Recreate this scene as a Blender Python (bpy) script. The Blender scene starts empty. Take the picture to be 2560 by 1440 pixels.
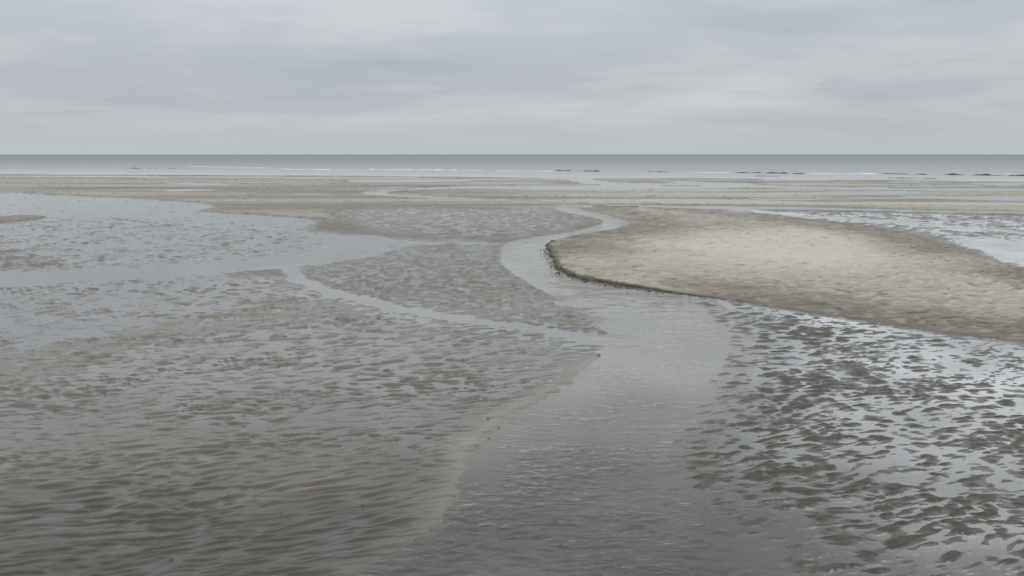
import bpy, math, random
import numpy as np
from mathutils import Vector

# ------------------------------------------------------------------ camera
scene = bpy.context.scene
CAM_H = 2.5                      # metres above the water of the flat
F_PX = 2009.0                    # focal length in pixels of a 2560 px wide picture
PITCH = math.atan(334.0 / F_PX)  # looking slightly down
cam_data = bpy.data.cameras.new('camera')
cam_data.sensor_width = 36.0
cam_data.lens = 36.0 * F_PX / 2560.0
cam_data.clip_start = 0.05
cam_data.clip_end = 90000.0
cam = bpy.data.objects.new('camera', cam_data)
scene.collection.objects.link(cam)
cam.location = (0, 0, CAM_H)
cam.rotation_euler = (math.pi / 2 - PITCH, 0, 0)
scene.camera = cam

# ------------------------------------------------------------------ sky and sun
SUN_EL, SUN_AZ = math.radians(55), math.radians(95)      # azimuth from +Y towards +X
world = bpy.data.worlds.new('World')
scene.world = world
world.use_nodes = True
NT = world.node_tree
NT.nodes.clear()


def nd(nt, typ, **kw):
    n = nt.nodes.new(typ)
    for k, v in kw.items():
        setattr(n, k, v)
    return n


def math_node(nt, op, a, b=None, c=None, clamp=False):
    n = nt.nodes.new('ShaderNodeMath')
    n.operation = op
    n.use_clamp = clamp
    for i, v in enumerate((a, b, c)):
        if v is None:
            continue
        if isinstance(v, (int, float)):
            n.inputs[i].default_value = v
        else:
            nt.links.new(v, n.inputs[i])
    return n.outputs[0]


def ramp(nt, fac, stops, interp='LINEAR'):
    r = nt.nodes.new('ShaderNodeValToRGB')
    r.color_ramp.interpolation = interp
    els = r.color_ramp.elements
    while len(els) < len(stops):
        els.new(0.5)
    for e, (p, c) in zip(els, stops):
        e.position = p
        e.color = (c[0], c[1], c[2], 1) if not isinstance(c, (int, float)) else (c, c, c, 1)
    nt.links.new(fac, r.inputs[0])
    return r.outputs[0]


def noise(nt, vec, scale, detail=4, rough=0.55, dist=0.0):
    n = nt.nodes.new('ShaderNodeTexNoise')
    n.inputs['Scale'].default_value = scale
    n.inputs['Detail'].default_value = detail
    n.inputs['Roughness'].default_value = rough
    n.inputs['Distortion'].default_value = dist
    if vec is not None:
        nt.links.new(vec, n.inputs['Vector'])
    return n.outputs['Fac']


def mapping(nt, vec, scale=(1, 1, 1), loc=(0, 0, 0), rot=(0, 0, 0)):
    m = nt.nodes.new('ShaderNodeMapping')
    m.inputs['Scale'].default_value = scale
    m.inputs['Location'].default_value = loc
    m.inputs['Rotation'].default_value = rot
    nt.links.new(vec, m.inputs['Vector'])
    return m.outputs[0]


def mix_rgb(nt, fac, a, b, blend='MIX'):
    m = nt.nodes.new('ShaderNodeMix')
    m.data_type = 'RGBA'
    m.blend_type = blend
    for sock, v in ((m.inputs[0], fac), (m.inputs[6], a), (m.inputs[7], b)):
        if hasattr(v, 'is_linked'):
            nt.links.new(v, sock)
        elif isinstance(v, (int, float)):
            sock.default_value = v
        else:
            sock.default_value = (v[0], v[1], v[2], 1)
    return m.outputs[2]


sky_tex = nd(NT, 'ShaderNodeTexSky', sky_type='NISHITA', sun_disc=False)
sky_tex.sun_elevation = SUN_EL
sky_tex.sun_rotation = SUN_AZ
sky_tex.dust_density = 2.0
tc = nd(NT, 'ShaderNodeTexCoord')
sep = nd(NT, 'ShaderNodeSeparateXYZ')
NT.links.new(tc.outputs['Generated'], sep.inputs[0])
zc = math_node(NT, 'MAXIMUM', sep.outputs[2], 0.0)
zz = math_node(NT, 'ADD', zc, 0.11)
cx = math_node(NT, 'DIVIDE', sep.outputs[0], zz)
cy = math_node(NT, 'DIVIDE', sep.outputs[1], zz)
comb = nd(NT, 'ShaderNodeCombineXYZ')
NT.links.new(cx, comb.inputs[0])
NT.links.new(cy, comb.inputs[1])
big = noise(NT, mapping(NT, comb.outputs[0], (0.42, 0.52, 1), (5.1, 2.2, 0)), 1.0, 6, 0.48, 0.25)
small = noise(NT, mapping(NT, comb.outputs[0], (1.5, 2.2, 1), (7.3, 4.2, 0)), 1.0, 6, 0.55, 0.2)
cl = math_node(NT, 'ADD', math_node(NT, 'MULTIPLY', big, 0.76), math_node(NT, 'MULTIPLY', small, 0.24))
cloud_col = ramp(NT, cl, [(0.34, (0.378, 0.412, 0.453)), (0.47, (0.438, 0.469, 0.502)),
                          (0.54, (0.490, 0.515, 0.540)), (0.66, (0.56, 0.577, 0.592))], 'EASE')
# near the horizon the layer evens out to a plain pale grey
hor = math_node(NT, 'MULTIPLY', zc, 14.0, clamp=True)
cloud_col = mix_rgb(NT, hor, (0.476, 0.514, 0.534), cloud_col)
# an overcast sky is two to three times brighter overhead than at the horizon
zs = nd(NT, 'ShaderNodeMapRange', interpolation_type='SMOOTHSTEP')
zs.inputs[1].default_value, zs.inputs[2].default_value = 0.05, 0.62
zs.inputs[3].default_value, zs.inputs[4].default_value = 1.09, 2.6
NT.links.new(zc, zs.inputs[0])
grad = zs.outputs[0]
# the thick middle of the layer overhead is a more neutral grey than its edge near the horizon
zn = nd(NT, 'ShaderNodeMapRange', interpolation_type='SMOOTHSTEP')
zn.inputs[1].default_value, zn.inputs[2].default_value = 0.15, 0.60
NT.links.new(zc, zn.inputs[0])
cloud_col = mix_rgb(NT, math_node(NT, 'MULTIPLY', zn.outputs[0], 0.8), cloud_col, (0.474, 0.483, 0.486))
bg_sky = nd(NT, 'ShaderNodeBackground')
bg_sky.inputs[1].default_value = 0.10
NT.links.new(sky_tex.outputs[0], bg_sky.inputs[0])
bg_cl = nd(NT, 'ShaderNodeBackground')
NT.links.new(cloud_col, bg_cl.inputs[0])
NT.links.new(grad, bg_cl.inputs[1])
mixw = nd(NT, 'ShaderNodeMixShader')
mixw.inputs[0].default_value = 0.94
NT.links.new(bg_sky.outputs[0], mixw.inputs[1])
NT.links.new(bg_cl.outputs[0], mixw.inputs[2])
wout = nd(NT, 'ShaderNodeOutputWorld')
NT.links.new(mixw.outputs[0], wout.inputs[0])

sun_data = bpy.data.lights.new('sun', 'SUN')
sun_data.energy = 0.6
sun_data.angle = math.radians(20)
sun_data.color = (1.0, 0.965, 0.91)
sun = bpy.data.objects.new('sun', sun_data)
scene.collection.objects.link(sun)
sdir = Vector((math.sin(SUN_AZ) * math.cos(SUN_EL), math.cos(SUN_AZ) * math.cos(SUN_EL), math.sin(SUN_EL)))
sun.rotation_euler = (-sdir).to_track_quat('-Z', 'Y').to_euler()

scene.render.engine = 'CYCLES'
scene.view_settings.view_transform = 'Standard'
scene.view_settings.look = 'None'
scene.view_settings.exposure = 0.0
scene.view_settings.gamma = 1.0
scene.view_settings.use_curve_mapping = False
scene.cycles.use_denoising = True
scene.cycles.denoising_prefilter = 'ACCURATE'
scene.cycles.max_bounces = 6
scene.cycles.transparent_max_bounces = 8

# ------------------------------------------------------------------ helpers
CP, SP = math.cos(PITCH), math.sin(PITCH)


def at(px, py):
    """point on the level of the flat, from where it is seen in the photograph (surveying the ground plan)"""
    u, v = (px - 1280.0) / F_PX, (720.0 - py) / F_PX
    z = v * CP - SP
    t = CAM_H / -z
    return (u * t, (v * SP + CP) * t)


def plan(pts):
    return np.array([at(*p) for p in pts])


_rng = np.random.default_rng(11)
_PERM = _rng.permutation(65536).astype(np.int64)
_GRAD = np.stack([np.cos(_rng.random(65536) * 2 * np.pi), np.sin(_rng.random(65536) * 2 * np.pi)], -1)
_ang = _rng.random(65536) * 2 * np.pi
_GX, _GY = np.cos(_ang).astype(np.float32), np.sin(_ang).astype(np.float32)


def pn(x, y, seed=0):
    """gradient noise, about -1..1"""
    xi, yi = np.floor(x).astype(np.int64), np.floor(y).astype(np.int64)
    fx, fy = (x - xi).astype(np.float32), (y - yi).astype(np.float32)
    u = fx * fx * fx * (fx * (fx * 6 - 15) + 10)
    v = fy * fy * fy * (fy * (fy * 6 - 15) + 10)

    def g(ix, iy, dx, dy):
        h = _PERM[(_PERM[(ix + seed * 131) & 65535] + iy) & 65535]
        return _GX[h] * dx + _GY[h] * dy
    a = g(xi, yi, fx, fy)
    b = g(xi + 1, yi, fx - 1, fy)
    c = g(xi, yi + 1, fx, fy - 1)
    d = g(xi + 1, yi + 1, fx - 1, fy - 1)
    return (a + (b - a) * u + ((c + (d - c) * u) - (a + (b - a) * u)) * v) * 1.5


def fbm(x, y, octs=3, seed=0, gain=0.5):
    s, a = 0, 1.0
    for i in range(octs):
        s = s + a * pn(x * 2 ** i, y * 2 ** i, seed + i * 7)
        a *= gain
    return s


def cells(x, y, seed=0):
    """distance to the border between neighbouring scattered points: 0 on the border, growing towards each cell's middle"""
    xi, yi = np.floor(x).astype(np.int64), np.floor(y).astype(np.int64)
    f1 = np.full(x.shape, 9.0, np.float32)
    f2 = f1.copy()
    for dx in (-1, 0, 1):
        for dy in (-1, 0, 1):
            h = _PERM[(_PERM[(xi + dx + seed * 57) & 65535] + yi + dy) & 65535]
            px_ = xi + dx + 0.5 + 0.46 * _GX[h]
            py_ = yi + dy + 0.5 + 0.46 * _GY[h]
            d = np.hypot(x - px_, y - py_).astype(np.float32)
            f2 = np.minimum(f2, np.maximum(f1, d))
            f1 = np.minimum(f1, d)
    return f2 - f1


def sst(e0, e1, x):
    t = np.clip((x - e0) / (e1 - e0), 0, 1)
    return t * t * (3 - 2 * t)


def sdf(poly, X, Y, reach=4.5):
    """signed distance to a closed plan outline, negative inside, cut off at reach; works in bands of near-equal Y"""
    shp = X.shape
    X2, Y2 = np.atleast_2d(X).astype(np.float32), np.atleast_2d(Y).astype(np.float32)
    if X2.shape[0] == 1:
        order = np.argsort(Y2[0], kind='stable')
        n = max(1, X2.shape[1] // 3000)
        chunks = [(0, c) for c in np.array_split(order, n)]
    else:
        chunks = [(c, slice(None)) for c in np.array_split(np.arange(X2.shape[0]), max(1, X2.shape[0] // 6))]
    P = np.asarray(poly, np.float32)
    Q = np.roll(P, -1, 0)
    lo, hi = np.minimum(P[:, 1], Q[:, 1]), np.maximum(P[:, 1], Q[:, 1])
    out = np.empty(X2.shape, np.float32)
    for c in chunks:
        x, y = X2[c], Y2[c]
        y0, y1 = y.min(), y.max()
        d2 = np.full(x.shape, reach * reach, np.float32)
        ins = np.zeros(x.shape, bool)
        for k in np.nonzero((hi >= y0 - reach) & (lo <= y1 + reach))[0]:
            ax, ay = P[k]
            bx, by = Q[k]
            ex, ey = bx - ax, by - ay
            wx_, wy_ = x - ax, y - ay
            t = np.clip((wx_ * ex + wy_ * ey) / (ex * ex + ey * ey + 1e-12), 0, 1)
            d2 = np.minimum(d2, (wx_ - ex * t) ** 2 + (wy_ - ey * t) ** 2)
            if hi[k] >= y0 and lo[k] <= y1 and abs(ey) > 1e-9:
                ins ^= ((ay > y) != (by > y)) & (wx_ < wy_ * (ex / ey))
        d = np.sqrt(d2)
        out[c] = np.where(ins, -d, d)
    return out.reshape(shp)


def line_dist(pts, X, Y, reach=4.0):
    """distance to an open plan line, cut off at reach"""
    d2 = np.full(X.shape, reach * reach, np.float32)
    x0, y0 = pts.min(0) - reach
    x1, y1 = pts.max(0) + reach
    m = (X > x0) & (X < x1) & (Y > y0) & (Y < y1)
    x, y = X[m].astype(np.float32), Y[m].astype(np.float32)
    d = d2[m]
    for i in range(len(pts) - 1):
        ax, ay = pts[i]
        ex, ey = pts[i + 1][0] - ax, pts[i + 1][1] - ay
        wx_, wy_ = x - np.float32(ax), y - np.float32(ay)
        t = np.clip((wx_ * np.float32(ex) + wy_ * np.float32(ey)) / np.float32(ex * ex + ey * ey + 1e-12), 0, 1)
        d = np.minimum(d, (wx_ - np.float32(ex) * t) ** 2 + (wy_ - np.float32(ey) * t) ** 2)
    d2[m] = d
    return np.sqrt(d2)


def smooth_line(pts, n=8, closed=False):
    """Catmull-Rom through the points"""
    p = np.array(pts, float)
    m = len(p)
    out = []
    rng = range(m) if closed else range(m - 1)
    for i in rng:
        if closed:
            p0, p1, p2, p3 = p[(i - 1) % m], p[i], p[(i + 1) % m], p[(i + 2) % m]
        else:
            p0, p1, p2, p3 = p[max(i - 1, 0)], p[i], p[i + 1], p[min(i + 2, m - 1)]
        for k in range(n):
            t = k / n
            out.append(0.5 * (2 * p1 + (p2 - p0) * t + (2 * p0 - 5 * p1 + 4 * p2 - p3) * t * t + (3 * p1 - p0 - 3 * p2 + p3) * t ** 3))
    if not closed:
        out.append(p[-1])
    return np.array(out)


def region(pts, X, Y, soft, n=4):
    """1 inside the outline, 0 outside, over a border of the given width in metres"""
    poly = smooth_line(plan(pts), n, True)
    x0, y0 = poly.min(0) - soft * 2
    x1, y1 = poly.max(0) + soft * 2
    m = (X > x0) & (X < x1) & (Y > y0) & (Y < y1)
    out = np.zeros(X.shape)
    if m.any():
        out[m] = sst(soft, -soft, sdf(poly, X[m], Y[m], soft * 1.1 + 0.05))
    return out


# ------------------------------------------------------------------ plan of the flat (outlines in photograph pixels, laid on the ground)
STREAM_LEFT = [(905, 483), (960, 490), (1100, 497), (1250, 503), (1370, 509), (1398, 514), (1388, 522), (1420, 532), (1480, 544),
               (1508, 553), (1495, 563), (1460, 573), (1400, 584), (1340, 593), (1290, 602), (1262, 613), (1252, 635), (1252, 655),
               (1275, 678), (1315, 703), (1380, 737), (1440, 772), (1500, 815), (1540, 848), (1545, 872), (1500, 895), (1440, 945),
               (1380, 990), (1300, 1037), (1240, 1080), (1193, 1130), (1163, 1190), (1140, 1255), (1105, 1308), (1040, 1352),
               (960, 1400), (880, 1445), (760, 1520), (500, 1640)]
STREAM_RIGHT = [(2300, 1640), (2080, 1500), (1960, 1400), (1820, 1300), (1740, 1220), (1695, 1145), (1700, 1085), (1760, 1005), (1800, 930),
                (1830, 860), (1790, 800), (1740, 756), (1700, 736), (1620, 724), (1530, 711), (1440, 691), (1398, 668), (1383, 640),
                (1376, 611), (1420, 595), (1470, 585), (1520, 576), (1560, 567), (1576, 557), (1540, 542), (1500, 533), (1445, 521),
                (1440, 516), (1400, 508), (1250, 498), (1100, 491), (985, 484), (960, 480), (1010, 473), (960, 474)]
MAIN = STREAM_LEFT + STREAM_RIGHT
BANK_EDGE = [(1576, 557), (1560, 567), (1520, 576), (1470, 585), (1420, 595), (1377, 610), (1383, 640), (1398, 668), (1440, 691), (1530, 711),
             (1620, 724), (1700, 735), (1780, 744), (1900, 764), (2100, 795), (2300, 826), (2560, 862)]
BANK = [(1445, 518), (1500, 531), (1545, 541)] + BANK_EDGE + [(2900, 905), (3000, 760), (2700, 700), (2560, 672), (2470, 648), (2380, 615), (2280, 590),
        (2100, 560), (1950, 545), (1800, 530), (1700, 521), (1560, 515), (1470, 514)]
DRY = [(1520, 650), (1640, 600), (1800, 578), (1980, 572), (2130, 585), (2200, 610), (2260, 640), (2400, 668), (2560, 700), (2760, 740), (2760, 800),
       (2560, 762), (2300, 735), (2050, 705), (1800, 690), (1620, 680)]
DRYCORE = [(1700, 620), (1850, 590), (2000, 583), (2120, 595), (2160, 620), (2200, 650), (2100, 672), (1950, 668), (1800, 650)]
MOUNDS = [(1745, 748), (1900, 770), (2100, 800), (2300, 832), (2560, 868), (2900, 915), (3300, 1250), (3300, 1700), (2500, 1700), (2150, 1480),
          (1980, 1340), (1830, 1240), (1720, 1165), (1705, 1110), (1775, 1010), (1830, 925), (1850, 850), (1800, 790)]
LEFT_POOL = [(-700, 470), (0, 480), (90, 484), (280, 494), (490, 506), (520, 520), (500, 529), (600, 534), (700, 541), (785, 547), (800, 555), (770, 566),
             (762, 577), (820, 584), (930, 593), (1020, 600), (1140, 603), (1262, 611), (1262, 622), (1140, 612), (1020, 616), (1010, 628), (900, 648), (790, 656),
             (640, 668), (560, 690), (700, 700), (560, 740), (300, 770), (0, 870), (-500, 950), (-1400, 900)]
POOL_RIPPLE = [(-600, 575), (0, 560), (120, 548), (300, 545), (560, 560), (690, 580), (760, 600), (700, 625), (500, 650), (250, 668), (0, 680), (-600, 720)]
LEFT_TONGUE = [(-200, 538), (0, 541), (95, 540), (112, 545), (60, 553), (0, 558), (-200, 572)]
LEFT_BROWN = [(-300, 610), (0, 622), (70, 638), (170, 656), (150, 668), (0, 672), (-300, 690)]
ARM = [(-900, 760), (-300, 715), (0, 700), (350, 680), (640, 662), (830, 640), (900, 612), (880, 596)]   # a shallow arm leading away to the left
SIDE = [(720, 672), (745, 700), (800, 722), (870, 741), (1000, 770), (1150, 795), (1300, 816), (1420, 836), (1520, 856), (1590, 872)]
WEDGE = [(770, 660), (900, 650), (1010, 628), (1130, 615), (1240, 618), (1240, 655), (1290, 700), (1390, 760), (1490, 830), (1400, 822), (1250, 800),
         (1000, 758), (850, 728), (770, 700)]
BEACH = [(1520, 890), (1440, 945), (1380, 990), (1300, 1037), (1240, 1080), (1193, 1130), (1163, 1190), (1140, 1255), (1105, 1308), (1040, 1352),
         (960, 1400), (880, 1445), (760, 1520), (660, 1580), (780, 1460), (950, 1375), (1050, 1275), (1095, 1180), (1155, 1100), (1255, 1022), (1380, 950), (1440, 900)]
BROWN_MID = [(420, 800), (560, 770), (720, 745), (900, 770), (900, 800), (700, 815), (520, 850), (300, 880), (60, 960), (-300, 1050), (-300, 940), (0, 895), (250, 840)]
NEAR_SAND = [(-800, 1130), (200, 1130), (420, 1090), (700, 1100), (950, 1150), (1010, 1250), (880, 1360), (640, 1450), (500, 1640), (-1200, 1700)]
UPPER_WET = [(840, 528), (1000, 520), (1200, 524), (1400, 520), (1420, 538), (1490, 552), (1400, 575), (1250, 590), (1050, 585), (880, 560)]
RIGHT_WET = [(1900, 527), (2200, 530), (2560, 538), (3000, 548), (3000, 740), (2560, 668), (2480, 645), (2390, 612), (2300, 588), (2120, 560), (1950, 542)]
RIGHT_POOL = [(2370, 605), (2460, 598), (2560, 602), (2800, 610), (2800, 700), (2560, 665), (2450, 635)]
RIGHT_LINE = [(1440, 516), (1600, 516), (1750, 517), (1900, 519), (2100, 523), (2350, 528), (2560, 531), (3000, 538)]
RIGHT_LINE2 = [(1860, 525), (1940, 533), (2030, 541), (2150, 549), (2300, 560), (2450, 575)]
FAR_LOOP = [(905, 482), (960, 475), (1080, 469), (1250, 464), (1500, 463), (1700, 464), (1860, 467), (1800, 471), (1600, 474), (1400, 474), (1180, 471), (1010, 475), (960, 481)]
FAR_INLET = [(1400, 446), (1470, 447), (1540, 455), (1700, 460), (1640, 463), (1480, 461), (1440, 454)]
FAR_GAPS = [[(-600, 438), (0, 439), (300, 440), (850, 443), (1150, 446), (850, 446), (300, 443), (0, 442), (-600, 441)],
            [(405, 459), (470, 456), (540, 458), (600, 460), (540, 462), (440, 461)],
            [(880, 451), (1000, 449), (1200, 452), (1050, 455), (880, 455)],
            [(1650, 457), (1850, 460), (2150, 468), (2560, 472), (3000, 476), (2560, 477), (2150, 475), (1850, 468)],
            [(2040, 480), (2130, 477), (2300, 478), (2310, 482), (2200, 485), (2100, 485)],
            [(1640, 452), (1760, 455), (1900, 459), (1780, 461)],
            [(2250, 487), (2450, 492), (2700, 498), (2500, 500), (2300, 494)]]

# ------------------------------------------------------------------ level-of-detail grid of ground points (spacing grows with distance)
def ground_grid(nrow, ncol, y_near, y_far, side=0.72, wide=1.25, nwide=60):
    inv = np.linspace(1.0 / y_near, 1.0 / y_far, nrow)
    yr = 1.0 / inv
    s = np.linspace(-side, side, ncol)
    e = np.linspace(side, wide, nwide + 1)[1:]
    s = np.concatenate([-e[::-1], s, e])
    X = s[None, :] * yr[:, None]
    Y = np.repeat(yr[:, None], len(s), 1)
    return X, Y


def grid_mesh(name, X, Y, Z, mask, mat, attrs=None, smooth=True):
    """one mesh from the faces of a grid where mask is true"""
    nr, nc = X.shape
    idx = np.arange(nr * nc).reshape(nr, nc)
    f = np.stack([idx[:-1, :-1], idx[:-1, 1:], idx[1:, 1:], idx[1:, :-1]], -1)[mask]
    used = np.unique(f)
    remap = np.zeros(nr * nc, np.int64)
    remap[used] = np.arange(len(used))
    f = remap[f]
    co = np.stack([X.ravel()[used], Y.ravel()[used], Z.ravel()[used]], -1).astype(np.float32)
    me = bpy.data.meshes.new(name)
    me.vertices.add(len(co))
    me.vertices.foreach_set('co', co.ravel())
    nf = len(f)
    me.loops.add(nf * 4)
    me.loops.foreach_set('vertex_index', f.ravel().astype(np.int32))
    me.polygons.add(nf)
    me.polygons.foreach_set('loop_start', np.arange(0, nf * 4, 4, dtype=np.int32))
    me.update(calc_edges=True)
    if smooth:
        me.polygons.foreach_set('use_smooth', np.ones(nf, bool))
    for k, v in (attrs or {}).items():
        a = me.attributes.new(k, 'FLOAT', 'POINT')
        a.data.foreach_set('value', v.ravel()[used].astype(np.float32))
    me.materials.append(mat)
    o = bpy.data.objects.new(name, me)
    scene.collection.objects.link(o)
    return o


def tag(o, label=None, cat=None, group=None, kind=None):
    if label:
        o['label'] = label
    if cat:
        o['category'] = cat
    if group:
        o['group'] = group
    if kind:
        o['kind'] = kind
    return o


# ------------------------------------------------------------------ materials
def new_mat(name):
    m = bpy.data.materials.new(name)
    m.use_nodes = True
    m.node_tree.nodes.clear()
    return m, m.node_tree


def sand_material():
    m, nt = new_mat('sand')
    out = nd(nt, 'ShaderNodeOutputMaterial')
    b = nd(nt, 'ShaderNodeBsdfPrincipled')
    nt.links.new(b.outputs[0], out.inputs[0])
    geo = nd(nt, 'ShaderNodeNewGeometry')
    P = geo.outputs['Position']
    dry = nd(nt, 'ShaderNodeAttribute', attribute_name='dry').outputs['Fac']
    wet = nd(nt, 'ShaderNodeAttribute', attribute_name='wet').outputs['Fac']
    streak = noise(nt, mapping(nt, P, (1.1, 3.4, 1)), 1.0, 5, 0.6, 0.4)
    patch = noise(nt, mapping(nt, P, (0.35, 0.55, 1), (4, 2, 0)), 1.0, 4, 0.55, 0.3)
    grain = noise(nt, P, 160.0, 2, 0.6)
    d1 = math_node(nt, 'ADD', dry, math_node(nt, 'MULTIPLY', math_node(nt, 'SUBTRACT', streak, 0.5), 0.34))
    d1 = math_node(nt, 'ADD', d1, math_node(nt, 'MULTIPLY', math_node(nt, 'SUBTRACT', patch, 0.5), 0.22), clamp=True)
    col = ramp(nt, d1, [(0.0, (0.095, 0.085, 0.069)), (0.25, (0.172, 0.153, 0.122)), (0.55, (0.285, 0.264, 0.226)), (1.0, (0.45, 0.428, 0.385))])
    wcol = mix_rgb(nt, patch, (0.060, 0.053, 0.042), (0.100, 0.088, 0.069))
    col = mix_rgb(nt, wet, col, wcol)
    mud = nd(nt, 'ShaderNodeAttribute', attribute_name='mud').outputs['Fac']
    col = mix_rgb(nt, mud, col, (0.036, 0.032, 0.026))  # shared by real mud and the painted foreground darkening
    gr = math_node(nt, 'ADD', 0.86, math_node(nt, 'MULTIPLY', grain, 0.28))
    grc = nd(nt, 'ShaderNodeCombineColor')
    for i in range(3):
        nt.links.new(gr, grc.inputs[i])
    col = mix_rgb(nt, 1.0, col, grc.outputs[0], 'MULTIPLY')
    nt.links.new(col, b.inputs['Base Color'])
    gloss = nd(nt, 'ShaderNodeAttribute', attribute_name='gloss').outputs['Fac']
    rough = ramp(nt, gloss, [(0.0, 0.85), (0.5, 0.55), (0.8, 0.40), (1.0, 0.25)])
    nt.links.new(rough, b.inputs['Roughness'])
    b.inputs['IOR'].default_value = 1.36
    spec = ramp(nt, gloss, [(0.0, 0.22), (1.0, 0.5)])
    nt.links.new(spec, b.inputs['Specular IOR Level'])
    # a film of water on the wettest sand
    nt.links.new(ramp(nt, gloss, [(0.55, 0.0), (1.0, 0.60)]), b.inputs['Coat Weight'])
    b.inputs['Coat Roughness'].default_value = 0.14
    b.inputs['Coat IOR'].default_value = 1.38
    fine = noise(nt, mapping(nt, P, (22, 46, 22)), 1.0, 3, 0.6)
    hgt = math_node(nt, 'ADD', math_node(nt, 'MULTIPLY', fine, 0.004), math_node(nt, 'MULTIPLY', grain, 0.0006))
    bmp = nd(nt, 'ShaderNodeBump')
    bmp.inputs['Distance'].default_value = 1.0
    nt.links.new(ramp(nt, gloss, [(0.3, 0.60), (1.0, 0.28)]), bmp.inputs['Strength'])
    nt.links.new(hgt, bmp.inputs['Height'])
    nt.links.new(bmp.outputs[0], b.inputs['Normal'])
    return m


def water_material(name, silt_sheen, silt_sheen_amt, rough=0.03, bump=0.0, bscale=(6, 14, 1)):
    """thin water, mirrored sky partly painted in as pale silt: Fresnel mirror over the bed that shows through"""
    m, nt = new_mat(name)
    out = nd(nt, 'ShaderNodeOutputMaterial')
    tr = nd(nt, 'ShaderNodeBsdfTransparent')
    tr.inputs[0].default_value = (0.93, 0.935, 0.92, 1)
    df = nd(nt, 'ShaderNodeBsdfDiffuse')
    df.inputs[0].default_value = (*silt_sheen, 1)
    gl = nd(nt, 'ShaderNodeBsdfGlossy')
    gl.inputs['Roughness'].default_value = rough
    gl.inputs[0].default_value = (0.99, 0.99, 0.985, 1)
    fr = nd(nt, 'ShaderNodeFresnel')
    fr.inputs[0].default_value = 1.45
    mx = nd(nt, 'ShaderNodeMixShader')
    sa = nd(nt, 'ShaderNodeAttribute', attribute_name='silt_sheen').outputs['Fac']
    nt.links.new(math_node(nt, 'MULTIPLY', sa, silt_sheen_amt, clamp=True), mx.inputs[0])
    nt.links.new(tr.outputs[0], mx.inputs[1])
    nt.links.new(df.outputs[0], mx.inputs[2])
    mx2 = nd(nt, 'ShaderNodeMixShader')
    nt.links.new(fr.outputs[0], mx2.inputs[0])
    nt.links.new(mx.outputs[0], mx2.inputs[1])
    nt.links.new(gl.outputs[0], mx2.inputs[2])
    nt.links.new(mx2.outputs[0], out.inputs[0])
    if bump > 0:
        geo = nd(nt, 'ShaderNodeNewGeometry')
        h = noise(nt, mapping(nt, geo.outputs['Position'], bscale), 1.0, 4, 0.55, 0.4)
        calm = noise(nt, mapping(nt, geo.outputs['Position'], (0.9, 1.3, 1)), 1.0, 3, 0.5, 0.6)
        h = math_node(nt, 'MULTIPLY', h, ramp(nt, calm, [(0.35, 0.12), (0.62, 1.0)]))
        bm = nd(nt, 'ShaderNodeBump')
        bm.inputs['Strength'].default_value = 1.0
        bm.inputs['Distance'].default_value = bump
        nt.links.new(h, bm.inputs['Height'])
        for n in (gl, fr):
            nt.links.new(bm.outputs[0], n.inputs['Normal'])
    return m


def sea_material():
    m, nt = new_mat('sea_water')
    out = nd(nt, 'ShaderNodeOutputMaterial')
    b = nd(nt, 'ShaderNodeBsdfPrincipled')
    nt.links.new(b.outputs[0], out.inputs[0])
    geo = nd(nt, 'ShaderNodeNewGeometry')
    P = geo.outputs['Position']
    sp = nd(nt, 'ShaderNodeSeparateXYZ')
    nt.links.new(P, sp.inputs[0])
    # silty and paler in the shallows, blue green over depth
    off = nd(nt, 'ShaderNodeAttribute', attribute_name='offshore').outputs['Fac']
    far = math_node(nt, 'DIVIDE', 26.0, math_node(nt, 'ADD', math_node(nt, 'MAXIMUM', off, 0.0), 26.0))
    n1 = noise(nt, mapping(nt, P, (0.012, 0.05, 1)), 1.0, 5, 0.6, 0.3)
    f2 = math_node(nt, 'ADD', far, math_node(nt, 'MULTIPLY', math_node(nt, 'SUBTRACT', n1, 0.5), 0.12), clamp=True)
    col = ramp(nt, f2, [(0.0, (0.118, 0.146, 0.150)), (0.12, (0.170, 0.192, 0.192)), (0.30, (0.235, 0.252, 0.248)), (0.55, (0.27, 0.285, 0.28)), (1.0, (0.33, 0.335, 0.325))])
    nt.links.new(col, b.inputs['Base Color'])
    rg = ramp(nt, f2, [(0.0, 0.55), (0.4, 0.40), (1.0, 0.12)])
    nt.links.new(rg, b.inputs['Roughness'])
    b.inputs['IOR'].default_value = 1.33
    h = noise(nt, mapping(nt, P, (0.22, 0.6, 1)), 1.0, 5, 0.6, 0.3)
    bm = nd(nt, 'ShaderNodeBump')
    bm.inputs['Strength'].default_value = 0.6
    bm.inputs['Distance'].default_value = 0.25
    nt.links.new(h, bm.inputs['Height'])
    nt.links.new(bm.outputs[0], b.inputs['Normal'])
    return m


def foam_material():
    m, nt = new_mat('foam')
    out = nd(nt, 'ShaderNodeOutputMaterial')
    b = nd(nt, 'ShaderNodeBsdfPrincipled')
    nt.links.new(b.outputs[0], out.inputs[0])
    geo = nd(nt, 'ShaderNodeNewGeometry')
    n1 = noise(nt, mapping(nt, geo.outputs['Position'], (0.8, 2.0, 2)), 1.0, 4, 0.6)
    col = ramp(nt, n1, [(0.3, (0.42, 0.44, 0.44)), (0.7, (0.66, 0.67, 0.67))])
    nt.links.new(col, b.inputs['Base Color'])
    b.inputs['Roughness'].default_value = 0.7
    return m


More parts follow.
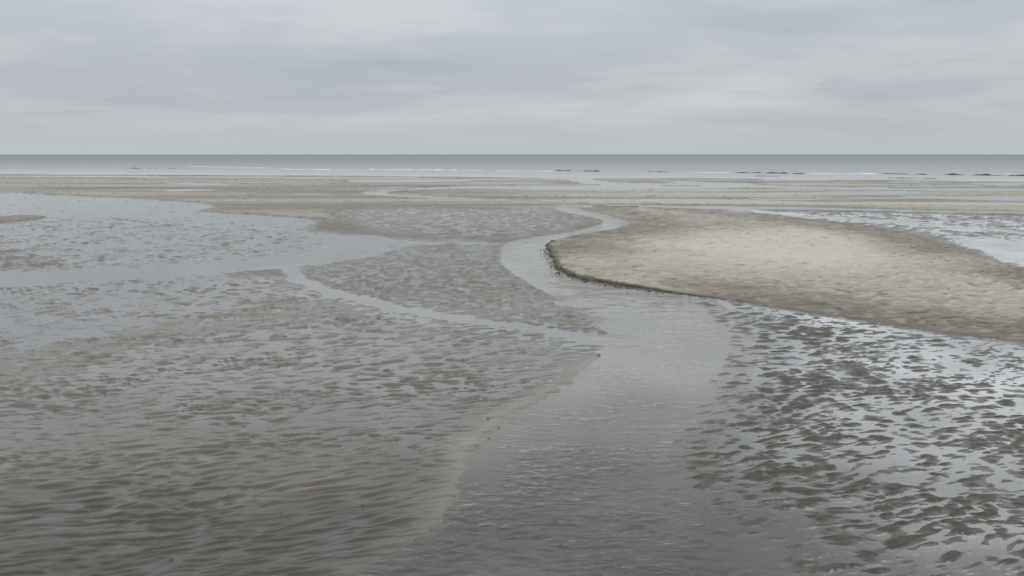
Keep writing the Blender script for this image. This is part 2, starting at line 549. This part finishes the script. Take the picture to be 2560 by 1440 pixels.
M_SAND = sand_material()
M_STREAM = water_material('stream_water', (0.30, 0.292, 0.268), 0.66, 0.05, 0.040, (7, 12, 1))
M_POOL = water_material('pool_water', (0.27, 0.267, 0.258), 0.46, 0.03, 0.006, (4, 9, 1))
M_FILM_SHEEN = water_material('film_water_sheen', (0.55, 0.555, 0.545), 0.85, 0.03)  # bright sky reflection painted in as a pale diffuse colour
M_SIDE = water_material('side_stream_water', (0.31, 0.306, 0.295), 0.58, 0.03)
M_SEA = sea_material()
M_FOAM = foam_material()

# ------------------------------------------------------------------ sand relief
Y_FAR = 118.0


def shore(x, y):
    """how far the waterline of the sea lies out, running nearer towards the right"""
    s_ = x / y
    return np.interp(s_, [-1.25, -0.64, -0.24, 0.01, 0.23, 0.51, 0.64, 1.25], [110, 104, 98, 89.5, 87, 81, 75, 62]) + 1.5 * pn(x / 12.0, x * 0 + 0.5, 63)


X, Y = ground_grid(900, 1040, 3.1, Y_FAR)
R = np.hypot(X, Y)
# outlines wander a little
wx = X + 0.10 * np.sqrt(R / 10) * pn(X / 0.9, Y / 0.9, 3) + 0.012 * R * 0.3 * pn(X / (0.2 * 4), Y / (0.2 * 8), 4) * 0.3
wy = Y + 0.14 * np.sqrt(R / 10) * pn(X / 0.9, Y / 0.9, 5)


def reg(pts, soft, sharp=False):
    return region(pts, X if sharp else wx, Y if sharp else wy, soft)


def put(field, mask, value):
    return field * (1 - mask) + value * mask


lev = np.full(X.shape, 0.020)            # mean height of the bed above the water level of the flat
amp = np.full(X.shape, 0.35)             # how strongly it is rippled
dry = np.full(X.shape, 0.12)
mound = np.zeros(X.shape)

# beyond the bends the flat is firmer sand in long low bars
farm = sst(24, 34, Y)
bars = fbm(X / 34.0, Y / 7.0, 3, 21)
bars2 = fbm(X / 60.0, (Y + 0.05 * X) / 4.5, 3, 25)
rightw = sst(-12, 14, X)
lev = put(lev, farm, 0.040 + (0.022 + 0.03 * rightw) * bars + 0.034 * rightw * bars2)
dry = put(dry, farm, 0.38 + 0.15 * rightw + 0.26 * bars2 * (0.4 + 0.6 * rightw) + 0.10 * bars)
thread = sst(0.14, 0.03, np.abs(fbm(X / 40.0, (Y - 0.06 * X) / 6.5, 2, 27))) * sst(-0.25, 0.2, pn(X / 20.0, Y / 9.0, 28) + 0.35 * rightw)
lev = lev - 0.085 * thread * farm * sst(38, 48, Y)
tan = sst(64, 74, Y) * sst(-30, 5, X)
dry = put(dry, tan * 0.7, 0.56)
amp = put(amp, farm, 0.15)
# the near flat on the left: ripple troughs just awash
nearl = sst(17.5, 13.0, Y)
lev = put(lev, nearl, 0.0003 + 0.005 * fbm(X / 1.6 + 3, Y / 1.3, 2, 31))
lev = lev - 0.007 * nearl * sst(8.0, 12.0, Y) * sst(-1.2, -5.0, X)
amp = put(amp, nearl, 1.0)
m = reg(BROWN_MID, 0.5); lev = put(lev, m, 0.014); amp = put(amp, m, 1.15)
m = reg(NEAR_SAND, 0.7); lev = put(lev, m, 0.014 + 0.006 * fbm(X / 0.9, Y / 0.6, 2, 37)); amp = put(amp, m, 0.75); dry = put(dry, m, 0.16)
m = reg(LEFT_POOL, 0.5); lev = put(lev, m, -0.0045 - 0.009 * sst(20, 27, Y)); amp = put(amp, m, 0.95); dry = put(dry, m, 0.05)
m = reg(POOL_RIPPLE, 0.9); lev = put(lev, m, -0.002); amp = put(amp, m, 1.1)
m = reg(LEFT_BROWN, 0.5); lev = put(lev, m, 0.018)
m = reg(LEFT_TONGUE, 0.3); lev = put(lev, m, 0.06); dry = put(dry, m, 0.25); amp = put(amp, m, 0.2)
m = reg(WEDGE, 0.35); lev = put(lev, m, 0.011); amp = put(amp, m, 1.0); dry = put(dry, m, 0.20)
m = reg(UPPER_WET, 1.2); lev = put(lev, m, 0.010); amp = put(amp, m, 1.1)
m = reg(RIGHT_WET, 1.2); lev = put(lev, m, 0.004 + 0.008 * pn(X / 9.0, Y / 2.2, 33)); amp = put(amp, m, 1.0); dry = put(dry, m, 0.08)
m = reg(RIGHT_POOL, 0.7); lev = put(lev, m, -0.016); amp = put(amp, m, 0.5)

# the sandbank: cut on the stream side, running out to the right
bank_poly = smooth_line(plan(BANK), 6, True)
edge_line = smooth_line(plan(BANK_EDGE), 3)
jag = 0.05 * pn(X / 0.22, Y / 0.22, 41) + 0.08 * pn(X / 0.7, Y / 0.7, 42)
bsd = sdf(bank_poly, X, Y) + jag
bsoft = np.where(Y > 17.5, 0.06 + 1.0 * sst(17.5, 22, Y) * sst(2.5, 5.0, X), np.interp(X, [2.0, 4.5, 7.0], [0.06, 0.16, 0.55]))
bank_in = sst(bsoft, -bsoft, bsd)
cut_h = np.interp(X, [0.8, 1.4, 2.5, 4.0, 5.0, 6.5, 9.0], [0.04, 0.062, 0.055, 0.034, 0.024, 0.02, 0.016])
rise = cut_h + 0.02 * sst(0.0, 3.5, -bsd)
back = sst(16.0, 22.0, Y)
rise = rise * (1 - back * 0.0)
bank_lev = rise * sst(-1.6 * bsoft, bsoft, -bsd)
# the far side of the bank slopes off gently
d_cut = line_dist(edge_line, X, Y)
gentle = sst(0.0, 3.5, -bsd) * 0.045 + 0.035
sidef = sst(0.6, 3.0, d_cut) * sst(17.0, 19.0, Y)
bank_lev = bank_lev * (1 - sidef) + gentle * sidef
lev = put(lev, bank_in, bank_lev)
amp = put(amp, bank_in, 0.75)
dry = put(dry, bank_in, 0.52 + 0.06 * fbm(X / 1.5, Y / 1.2, 2, 45))
m = reg(DRY, 1.4); dry = put(dry, m * bank_in, 0.68); amp = put(amp, m * bank_in, 0.55)
m = reg(DRYCORE, 1.8); dry = put(dry, m * bank_in, 0.90); amp = put(amp, m * bank_in, 0.22)

# damp margin where the bank runs out into the wet
margin = np.maximum(sst(2.4, 0.5, -bsd) * sst(2.4, 4.5, X) * sst(18.5, 16.5, Y), sst(3.0, 0.6, -bsd) * sst(18.5, 21.0, Y)) * bank_in
margin = margin * (0.75 + 0.35 * fbm(X / 0.9, Y / 0.7, 2, 47))
dry = put(dry, np.clip(margin, 0, 1) * (0.6 + 0.4 * sst(18.5, 16.5, Y)), 0.17)

# mound field right of the stream
m = reg(MOUNDS, 0.55)
mlev = np.zeros(X.shape)
mm = m > 0
xm, ym = X[mm], Y[mm]
cw = 0.09 * pn(xm / 0.33, ym / 0.30, 56) + 0.03 * pn(xm / 0.10, ym / 0.09, 58)
cv = 0.07 * pn(xm / 0.30, ym / 0.33, 57)
big_c = cells((xm + cw) / 0.28, (ym + cv) / 0.23, 51)
sml_c = cells((xm + cw) / 0.13, (ym + cv) / 0.095, 52)
mix_c = sst(-0.25, 0.25, pn(xm / 0.8, ym / 0.7, 54))
cell = big_c * (1 - mix_c) + (0.25 + 0.75 * sml_c) * mix_c * 0.9
edge_f = sst(0.3, 1.0, m[mm])
mlev[mm] = -0.0098 + 0.031 * np.clip(cell, 0, 0.62) + 0.007 * pn(xm / 1.6, ym / 1.3, 55) + 0.0045 * pn(xm / 0.11, ym / 0.06, 59) - 0.006 * (1 - edge_f)
mound = m
lev = put(lev, m, mlev)
amp = put(amp, m, 0.62)
dry = put(dry, m, 0.0)

# smooth wet strand along the left side of the stream
m = reg(BEACH, 0.34); beach_m = m; lev = put(lev, m, 0.010); amp = put(amp, m, 0.30); dry = put(dry, m, 0.42)

# streams
side_line = smooth_line(plan(SIDE), 4)
ds = line_dist(side_line, wx, wy)
m = sst(0.27, 0.08, ds); lev = put(lev, m, -0.02); amp = put(amp, m, 0.08)
arm_line = smooth_line(plan(ARM), 4)
da = line_dist(arm_line, wx, wy)
m = sst(1.15, 0.5, da); lev = put(lev, m, -0.03); amp = put(amp, m, 0.08)
rl = line_dist(smooth_line(plan(RIGHT_LINE), 6), X, Y)
m = sst(1.1, 0.55, rl); lev = put(lev, m, -0.03); amp = put(amp, m, 0.05)
rl2 = line_dist(smooth_line(plan(RIGHT_LINE2), 6), wx, wy)
m = sst(0.9, 0.4, rl2); lev = put(lev, m, -0.012)
for g in FAR_GAPS:
    m = reg(g, 0.9); lev = put(lev, m, -0.03); amp = put(amp, m, 0.1)
for g in (FAR_LOOP, FAR_INLET):
    m = reg(g, 0.5, True); lev = put(lev, m, -0.04); amp = put(amp, m, 0.05)
main_poly = smooth_line(plan(MAIN), 6, True)
msd = sdf(main_poly, X, Y)
prof = -0.012 - 0.075 * sst(0.0, 1.0, -msd)
m = sst(0.10, -0.10, msd + 0.03 * pn(X / 0.35, Y / 0.35, 61)) * (1 - bank_in) * (1 - 0.9 * mound)
lev = put(lev, m, prof); amp = put(amp, m, 0.06)
stream_m = m

# bed falls away under the sea
shd = Y - shore(X, Y)
lev = lev * (1 - 0.6 * sst(-6, 0, shd)) - 0.02 * sst(-3.5, 0, shd) - 0.30 * sst(0, 12, shd)

# ripples: short broken crests lying nearly across the view
tilt = 0.22 + 0.12 * pn(X / 5.0, Y / 5.0, 71)
lam = 0.115 + 0.010 * R * 0.6
rx = X + 0.14 * pn(X / 1.1, Y / 0.9, 73)
ry = Y - tilt * X + 0.045 * pn(X / 0.45, Y / 0.35, 75) + 0.12 * pn(X / 1.4, Y / 1.2, 77)


def crests(l, seed):
    ph = ry / l + 0.35 * pn(rx / (l * 3.2), ry / (l * 1.6), seed)
    fr = ph - np.floor(ph)
    saw = np.where(fr < 0.68, fr / 0.68, (1 - fr) / 0.32)
    saw = saw * saw * (3 - 2 * saw)
    br = sst(-0.35, 0.45, pn(rx / (l * 2.6), ry / (l * 1.9), seed + 1) + 0.25 * pn(rx / (l * 1.1), ry / l, seed + 2))
    return (saw - 0.5) * br


near_w = sst(12.0, 8.0, Y)
mid_w = sst(26.0, 15.0, Y)
amp = amp * (1 - nearl * (1 - (0.80 + 0.70 * sst(-0.35, 0.45, fbm(X / 1.7, Y / 1.1, 2, 171)))))


def dashes(lx, ly, seed, k=0.30):
    """low lens-shaped ridges with the steeper side towards the sea wall of the ripple"""
    yy = ry + k * ly * pn(rx / lx, ry / ly, seed)
    n = pn(rx / lx, yy / ly, seed + 1) + 0.45 * pn(rx / (lx * 0.55), yy / (ly * 0.6), seed + 2)
    return sst(-0.25, 0.75, n) - 0.30


rip_a = crests(0.10, 81)
rip_b = crests(0.20, 85)
rip_c = crests(0.45, 89)
dsh_a = dashes(0.26, 0.062, 181)
dsh_b = dashes(0.26, 0.12, 185)
dsh_c = dashes(0.70, 0.42, 189)
rip = (near_w * (0.005 * rip_a + 0.014 * dsh_a + 0.010 * dsh_b)
       + (1 - near_w) * mid_w * (0.006 * rip_b + 0.021 * dsh_b + 0.006 * dsh_c) + (1 - mid_w) * (0.006 * rip_c + 0.018 * dsh_c + 0.014 * dsh_b))
lump = 0.0035 * pn(rx / 1.2, ry / 0.5, 93)
tiny = 0.0042 * crests(0.058, 95) * sst(12.0, 7.5, Y)
H = lev + amp * (1.35 * rip + lump) + tiny * (mound * 1.5 + 0.55 * nearl * (1 - stream_m) * (1 - beach_m))
# worm casts and pits
cast = pn(X / 0.055, Y / 0.06, 97)
H = H + 0.010 * sst(0.80, 0.98, cast) * sst(0.05, 0.3, amp) * sst(14, 8, Y) * (1 - mound)
mud = 0.6 * stream_m * sst(0.0, 0.9, -msd) * sst(13.0, 8.0, Y) + 0.62 * mound + 0.85 * sst(7.0, 4.7, Y + 0.6 * fbm(X / 1.3, Y / 0.6, 2, 98)) * (1 - mound) * (1 - 0.8 * beach_m)  # mounds muddy; stream bed and foreground terms paint in a lens-like darkening
mud = np.clip(mud, 0, 0.95)

gloss = 0.35 + 0.55 * sst(0.040, 0.003, H)
gloss = np.maximum(gloss, 0.90 * nearl * (1 - 0.22 * sst(6.8, 4.6, Y)))
gloss = gloss * (1 - mound) + mound * (0.50 + 0.46 * sst(0.013, 0.001, H))
gloss = np.where(bank_in > 0.5, np.minimum(gloss, 0.55) * (1 - np.clip(dry, 0, 1)), gloss)
gloss = gloss * (1 - 0.35 * farm * sst(0.01, 0.04, H))
gloss = np.maximum(gloss, 0.88 * beach_m)
gloss = np.maximum(gloss, farm * (0.58 - 0.16 * rightw))
wet = sst(0.050, 0.004, H)
wet = np.where(bank_in > 0.5, np.maximum(wet * 0.75 * (1 - dry), 0.35 * np.clip(margin, 0, 1)), wet)
wet = np.maximum(wet, 0.25 * (1 - np.clip(dry * 2, 0, 1)))
wet = wet * (1 - 0.62 * beach_m * sst(3.6, 5.5, Y))
fleck = sst(0.42, 0.62, pn(rx / 0.36, ry / 0.24, 201) + 0.3 * pn(rx / 0.12, ry / 0.12, 202)) * (0.35 + 0.65 * sst(-0.2, 0.4, pn(X / 1.7, Y / 1.4, 203)))
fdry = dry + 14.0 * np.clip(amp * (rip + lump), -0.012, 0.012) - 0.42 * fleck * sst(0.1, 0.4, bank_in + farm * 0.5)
H = H - 0.008 * fleck * bank_in

quad_bank = (bank_in[:-1, :-1] > 0.5)
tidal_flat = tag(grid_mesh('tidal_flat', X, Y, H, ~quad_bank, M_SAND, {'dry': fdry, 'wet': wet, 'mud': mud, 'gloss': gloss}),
                 'rippled wet grey brown sand flat laid bare by the tide', None, None, 'structure')
sandbank = tag(grid_mesh('sandbank', X, Y, H, quad_bank, M_SAND, {'dry': fdry, 'wet': wet, 'mud': mud, 'gloss': gloss}),
               'pale dry sandbank with a crumbling dark cut edge beside the winding stream', None, None, 'structure')

# ------------------------------------------------------------------ water lying on the flat, one sheet per body of water
WX, WY = ground_grid(640, 700, 3.1, 108.0, 0.72, 1.25, 24)
w_main = sdf(main_poly, WX, WY)
w_mound = region(MOUNDS, WX, WY, 0.3)
flow = np.maximum(sst(0.05, -0.55, w_main), 0.0)
# wind and current ripples on the open stream
a1 = WY * 1.0 - 0.18 * WX + 0.10 * pn(WX / 0.5, WY / 0.4, 101) + 0.16 * pn(WX / 1.3, WY / 1.1, 102)
wr = np.sin(a1 / 0.085 * 2 * np.pi + 2.2 * pn(WX / 0.30, WY / 0.16, 103))
wr = wr * sst(-0.5, 0.4, pn(WX / 0.33, WY / 0.22, 104))
wr2 = pn(WX / 0.12, WY / 0.055, 105) + 0.5 * pn(WX / 0.06, WY / 0.035, 106)
ux = WX * 0.82 + WY * 0.57
wr3 = np.sin((WY * 0.86 + WX * 0.50) / 0.24 * 2 * np.pi + 2.0 * pn(WX / 0.6, WY / 0.5, 107)) * sst(6.3, 4.8, WY)
nearw = sst(14.0, 7.0, WY)
WZ = flow * (0.0032 * wr * sst(12, 7.5, WY) + 0.0048 * wr2 * nearw + 0.0060 * wr3 * sst(-0.5, 0.4, pn(WX / 0.8, WY / 0.5, 108))
             + 0.0040 * pn(WX / 0.35, WY / 0.16, 109) * sst(6, 10, WY))
WZ = WZ * (1 - 0.75 * w_mound * sst(-0.1, 0.2, w_main))
WZ = WZ + 0.0003 * pn(WX / 0.5, WY / 0.25, 110)


# stream cloudiness, lowered towards the foreground to paint in a lens-like darkening
SILT_SHADED = 0.16 + 0.84 * sst(5.4, 9.5, WY + 0.8 * pn(WX / 2.0, WY / 1.5, 112)) + 0.15 * pn(WX / 0.9, WY / 1.6, 113)


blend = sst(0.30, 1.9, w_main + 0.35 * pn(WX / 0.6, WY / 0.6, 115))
FILM_SHEEN = 0.42 * SILT_SHADED * (1 - blend) + blend * (0.80 + 0.30 * pn(WX / 1.1, WY / 0.9, 114)) * (0.50 + 0.50 * sst(5.2, 9.0, WY))  # strength of the painted sky sheen, easing into the stream


def quadmax(A):
    return np.maximum(np.maximum(A[:-1, :-1], A[1:, :-1]), np.maximum(A[:-1, 1:], A[1:, 1:]))


q_bank = -quadmax(-(sdf(bank_poly, WX, WY))) * 0 + sdf(bank_poly, WX, WY)[:-1, :-1]
dry_land = q_bank < -0.6
qx, qy = WX[:-1, :-1], WY[:-1, :-1]
q_main = w_main[:-1, :-1] < 0.35
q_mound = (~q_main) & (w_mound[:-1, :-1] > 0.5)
q_side = (line_dist(side_line, qx, qy) < 0.75) & ~q_main
q_left = (region(LEFT_POOL, qx, qy, 0.4) > 0.5) & ~q_main & ~q_side
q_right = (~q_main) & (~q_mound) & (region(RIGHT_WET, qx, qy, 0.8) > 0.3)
q_rest = ~(q_main | q_mound | q_side | q_left | q_right)
q_far = q_rest & (qy > 26)
q_near = q_rest & ~q_far
for nm, q, mat, lab in (
        ('stream', q_main, M_STREAM, 'grey winding tidal stream widening from the far bends to the foreground'),
        ('mound_field_water', q_mound, M_FILM_SHEEN, 'bright shallow water lying between the dark sand mounds at lower right'),
        ('side_stream', q_side, M_SIDE, 'narrow straight side stream joining the main stream from the left'),
        ('tide_pool', q_left, M_POOL, 'wide pale shallow tide pool at the left'),
        ('tide_pool', q_right, M_FILM_SHEEN, 'bright patchy tide pool behind the sandbank at the right'),
        ('water_film', q_near, M_POOL, 'thin film of water in the ripple troughs of the near flat'),
        ('water_film', q_far, M_POOL, 'long narrow wet strips between the far sand bars')):
    tag(grid_mesh(nm, WX, WY, WZ, q & ~dry_land, mat, {'silt_sheen': FILM_SHEEN if mat is M_FILM_SHEEN else SILT_SHADED}), lab, None, None, 'structure')

# ------------------------------------------------------------------ sea
rows = np.concatenate([np.linspace(60, 160, 200), np.geomspace(162, 60000, 160)])
ss = np.linspace(-1.3, 1.3, 320)
SX = ss[None, :] * rows[:, None]
SY = np.repeat(rows[:, None], len(ss), 1)
sdist = SY - shore(SX, SY)
SZ = 0.006 + 0.05 * sst(14, 45, sdist) * fbm(SX / 14.0, SY / 2.6, 2, 121) * sst(900, 200, SY)
SZ = SZ - 0.03 * sst(0, -3, sdist)
sea = tag(grid_mesh('sea', SX, SY, SZ, sdist[:-1, :-1] > -3.0, M_SEA, {'offshore': sdist}),
          'calm blue grey sea reaching to the straight horizon', None, None, 'structure')

# ------------------------------------------------------------------ crumbling cut edge of the sandbank
def poly_mesh(name, verts, faces, mat, smooth=True, attrs=None):
    me = bpy.data.meshes.new(name)
    me.from_pydata([tuple(map(float, v)) for v in verts], [], faces)
    if smooth:
        me.polygons.foreach_set('use_smooth', np.ones(len(faces), bool))
    for k, v in (attrs or {}).items():
        a = me.attributes.new(k, 'FLOAT', 'POINT')
        a.data.foreach_set('value', np.full(len(verts), v, np.float32))
    me.materials.append(mat)
    me.update()
    return me


def add(name, me, parent=None, loc=(0, 0, 0), rot=(0, 0, 0), sc=(1, 1, 1)):
    o = bpy.data.objects.new(name, me)
    scene.collection.objects.link(o)
    o.parent = parent
    o.location, o.rotation_euler, o.scale = loc, rot, sc
    return o


def resample(line, step):
    seg = np.hypot(*np.diff(line, axis=0).T)
    cum = np.concatenate([[0], np.cumsum(seg)])
    t = np.arange(0, cum[-1], step)
    return np.stack([np.interp(t, cum, line[:, 0]), np.interp(t, cum, line[:, 1])], -1)


cut = resample(smooth_line(plan([(1400, 601), (1377, 610), (1383, 640), (1398, 668), (1440, 691), (1530, 711), (1620, 724), (1700, 735), (1780, 744), (1900, 764)]), 8), 0.025)
tg = np.gradient(cut, axis=0)
tg /= np.linalg.norm(tg, axis=1)[:, None] + 1e-9
nrm = np.stack([tg[:, 1], -tg[:, 0]], -1)
if sdf(bank_poly, cut[:, 0] + nrm[:, 0] * 0.3, cut[:, 1] + nrm[:, 1] * 0.3).mean() < 0:
    nrm = -nrm
jg = 0.05 * pn(cut[:, 0] / 0.22, cut[:, 1] / 0.22, 41) + 0.08 * pn(cut[:, 0] / 0.7, cut[:, 1] / 0.7, 42)
hh = np.interp(cut[:, 0], [0.8, 1.4, 2.5, 4.0, 5.0, 6.5, 9.0], [0.04, 0.062, 0.055, 0.034, 0.024, 0.02, 0.016])
arc = np.arange(len(cut)) * 0.025
taper = sst(0, 0.5, arc) * (0.25 + 0.75 * sst(0, 3.2, arc[-1] - arc)) * sst(0, 0.6, arc[-1] - arc)
prof_pts = [(-0.16, 0.94, 0), (0.00, 1.06, .15), (0.055, 0.98, .35), (0.05, 0.62, .5), (0.07, 0.50, .5), (0.075, 0.25, .6), (0.10, 0.10, .8), (0.16, -0.35, .8)]
vs, fs = [], []
for k, (o_, zf, nz) in enumerate(prof_pts):
    rag = nz * (0.055 * pn(arc / 0.16, arc * 0 + k * 0.37, 301) + 0.04 * pn(arc / 0.06, arc * 0 + k * 0.9, 303) + 0.05 * pn(arc / 0.5, arc * 0 + k * 0.2, 305))
    off = (o_ + rag) * (0.4 + 0.6 * taper) - jg
    z = hh * taper * zf * (1 + 0.25 * (0 < k < 7) * pn(arc / 0.1, arc * 0 + k * 0.71, 307)) - 0.01 * (1 - taper)
    vs.append(np.stack([cut[:, 0] + nrm[:, 0] * off, cut[:, 1] + nrm[:, 1] * off, z], -1))
n = len(cut)
V = np.concatenate(vs)
for k in range(len(prof_pts) - 1):
    for i in range(n - 1):
        fs.append((k * n + i, k * n + i + 1, (k + 1) * n + i + 1, (k + 1) * n + i))
edge_me = poly_mesh('eroded_edge', V, fs, M_SAND, True, {'dry': 0.05, 'wet': 0.30, 'mud': 0.0, 'gloss': 0.25})
edge = add('eroded_edge', edge_me, sandbank)
edge['label'] = 'dark crumbling cut edge of damp sand'


def lump_mesh(name, seed, attrs):
    import bmesh
    bm = bmesh.new()
    bmesh.ops.create_icosphere(bm, subdivisions=2, radius=1.0)
    rnd = random.Random(seed)
    ph = [rnd.uniform(0, 6.28) for _ in range(6)]
    for v in bm.verts:
        c = v.co.copy()
        k = 1 + 0.22 * math.sin(2.1 * c.x + ph[0]) * math.sin(2.7 * c.y + ph[1]) + 0.16 * math.sin(4.3 * c.z + 3.1 * c.x + ph[2]) + rnd.uniform(-0.07, 0.07)
        v.co = c * k
        v.co.z = v.co.z * 0.62
    me = bpy.data.meshes.new(name)
    bm.to_mesh(me)
    bm.free()
    for k, val in attrs.items():
        a = me.attributes.new(k, 'FLOAT', 'POINT')
        a.data.foreach_set('value', np.full(len(me.vertices), val, np.float32))
    me.materials.append(M_SAND)
    return me


clod_me = [lump_mesh('clod', 400 + i, {'dry': 0.05, 'wet': 0.3, 'mud': 0.4, 'gloss': 0.3}) for i in range(5)]
rnd = random.Random(77)
for k in range(44):
    i = rnd.randrange(70, int(n * 0.86))
    sz = rnd.uniform(0.009, 0.022) * (0.6 + 0.6 * taper[i])
    off = 0.15 + rnd.random() ** 2 * 0.12 - jg[i]
    add('clod', clod_me[k % 5], sandbank, (cut[i, 0] + nrm[i, 0] * off, cut[i, 1] + nrm[i, 1] * off, rnd.uniform(-0.004, 0.012)),
        (0, 0, rnd.uniform(0, 6.28)), (sz * rnd.uniform(0.9, 1.6), sz, sz * rnd.uniform(0.7, 1.1)))

# ------------------------------------------------------------------ clumps of mud lying along the strand
mud_me = [lump_mesh('mud_clump', 500 + i, {'dry': 0.0, 'wet': 0.7, 'mud': 0.7, 'gloss': 0.6}) for i in range(4)]
for k, (px, py, w, lab) in enumerate([
        (1497, 889, 9, 'dark rounded mud clump where the side stream meets the stream'),
        (1446, 915, 6, 'small dark mud clump at the top of the strand, left of the junction'),
        (1220, 1048, 8, 'lone dark mud clump on the pale strand away from the water'),
        (1248, 1072, 9, 'dark mud clump at the strand edge, topmost of the three in a line'),
        (1222, 1098, 8, 'dark mud clump in the middle of the three along the strand edge'),
        (1194, 1118, 7, 'dark mud clump lowest of the three along the strand edge')]):
    x, y = at(px, py)
    sz = w / F_PX * math.hypot(x, y) * 0.27
    tag(add('mud_clump', mud_me[k % 4], None, (x, y, 0.010), (0, 0, k * 1.7), (sz * 1.5, sz * 1.3, sz * 0.7)), lab, 'mud clump', 'mud clumps along the strand')

# ------------------------------------------------------------------ low bars and breaking waves in the shallows
def ridge(name, px0, py0, px1, py1, height, depth, mat, seed, base=-0.03, attrs=None, gaps=0.0):
    ax, ay = at(px0, py0)
    bx, by = at(px1, py1)
    L = math.hypot(bx - ax, by - ay)
    nn = max(12, int(L / 0.22))
    t = np.linspace(0, 1, nn)
    cxl, cyl = ax + (bx - ax) * t, ay + (by - ay) * t + 0.8 * pn(t * L / 5.0, t * 0 + seed, 311)
    w = np.clip(np.minimum(t, 1 - t) * 7, 0.02, 1) ** 0.6
    var = np.clip(0.65 + 0.8 * pn(t * L / 1.6, t * 0 + seed * 1.3, 313) + 0.4 * pn(t * L / 0.6, t * 0 + seed, 315) - gaps, 0.03, 1.5)
    hgt_ = height * w * var
    pr = [(-1.0, 0.0), (-0.45, 0.55), (-0.15, 0.95), (0.15, 1.0), (0.55, 0.5), (1.0, 0.0)]
    vv, ff = [], []
    for (o_, zf) in pr:
        vv += [(cxl[i], cyl[i] + o_ * depth * (0.5 + 0.5 * w[i]), base + (hgt_[i] - base) * zf if zf > 0 else base) for i in range(nn)]
    for k in range(len(pr) - 1):
        ff += [(k * nn + i, k * nn + i + 1, (k + 1) * nn + i + 1, (k + 1) * nn + i) for i in range(nn - 1)]
    c = np.array([ax + bx, ay + by, 0]) * 0.5
    vv = [(v[0] - c[0], v[1] - c[1], v[2]) for v in vv]
    return add(name, poly_mesh(name, vv, ff, mat, True, attrs), None, (c[0], c[1], 0))


mudA = {'dry': 0.0, 'wet': 0.5, 'mud': 0.75, 'gloss': 0.3}
for k, (a, b, c_, d_, h_, lab) in enumerate([
        (1386, 427, 1428, 427.5, 0.17, 'short dark mud bar left of its longer neighbour, in the shallows above the far bend'),
        (1436, 428, 1504, 429, 0.16, 'dark mud bar second from left of those above the far bend'),
        (1618, 429.5, 1682, 430.5, 0.13, 'thin dark mud bar alone in the shallows above the sandbank'),
        (1838, 432, 1910, 433, 0.15, 'dark mud bar at the left end of the row above the dry sand'),
        (1912, 433, 1974, 434, 0.17, 'dark mud bar at the right end of the row above the dry sand'),
        (1980, 434.5, 2012, 435, 0.10, 'tiny dark mud bar just right of the row above the dry sand'),
        (1882, 440.5, 1950, 441, 0.08, 'faint thin mud bar close below the row above the dry sand'),
        (2200, 434.5, 2330, 437, 0.13, 'long broken dark mud bar, left of the two reaching towards the right edge'),
        (2335, 437, 2600, 440.5, 0.17, 'longest dark mud bar in the shallows, at the right edge'),
        (2214, 445.5, 2410, 447.5, 0.07, 'low dark mud bar below the long ones near the right edge'),
        (312, 421, 356, 421.5, 0.13, 'dark mud bar leftmost of the small ones in the left shallows'),
        (366, 421.5, 400, 422, 0.09, 'small dark mud bar between two others in the left shallows'),
        (414, 421.8, 470, 422.3, 0.08, 'faint dark mud bar rightmost of the small ones in the left shallows'),
        (-40, 420.5, 24, 421, 0.12, 'dark mud bar in the shallows at the left edge')]):
    o = ridge('mud_bar', a, b, c_, d_, h_, 0.6, M_SAND, 20 + k, attrs=mudA, gaps=0.12)
    tag(o, lab, 'mud bar', 'dark mud bars in the shallows')
for k, (a, b, c_, d_, h_, lab) in enumerate([
        (470, 416.5, 720, 421.5, 0.10, 'low white breaking wave furthest left along the shore'),
        (690, 423.0, 885, 425.0, 0.09, 'faint low breaking wave left of the long white one'),
        (878, 423.6, 1235, 427.0, 0.13, 'long white breaking wave left of the dark mud bars'),
        (1235, 427.5, 1390, 428.5, 0.09, 'faint breaking wave touching the first dark mud bar'),
        (1690, 431.0, 1836, 432.5, 0.10, 'pale breaking wave between two dark mud bars above the sandbank'),
        (2010, 434.2, 2200, 435.5, 0.11, 'pale breaking wave before the long dark bars at right')]):
    o = ridge('breaking_wave', a, b, c_, d_, h_, 0.5, M_FOAM, 60 + k)
    tag(o, lab, 'wave', 'small waves breaking along the shore')
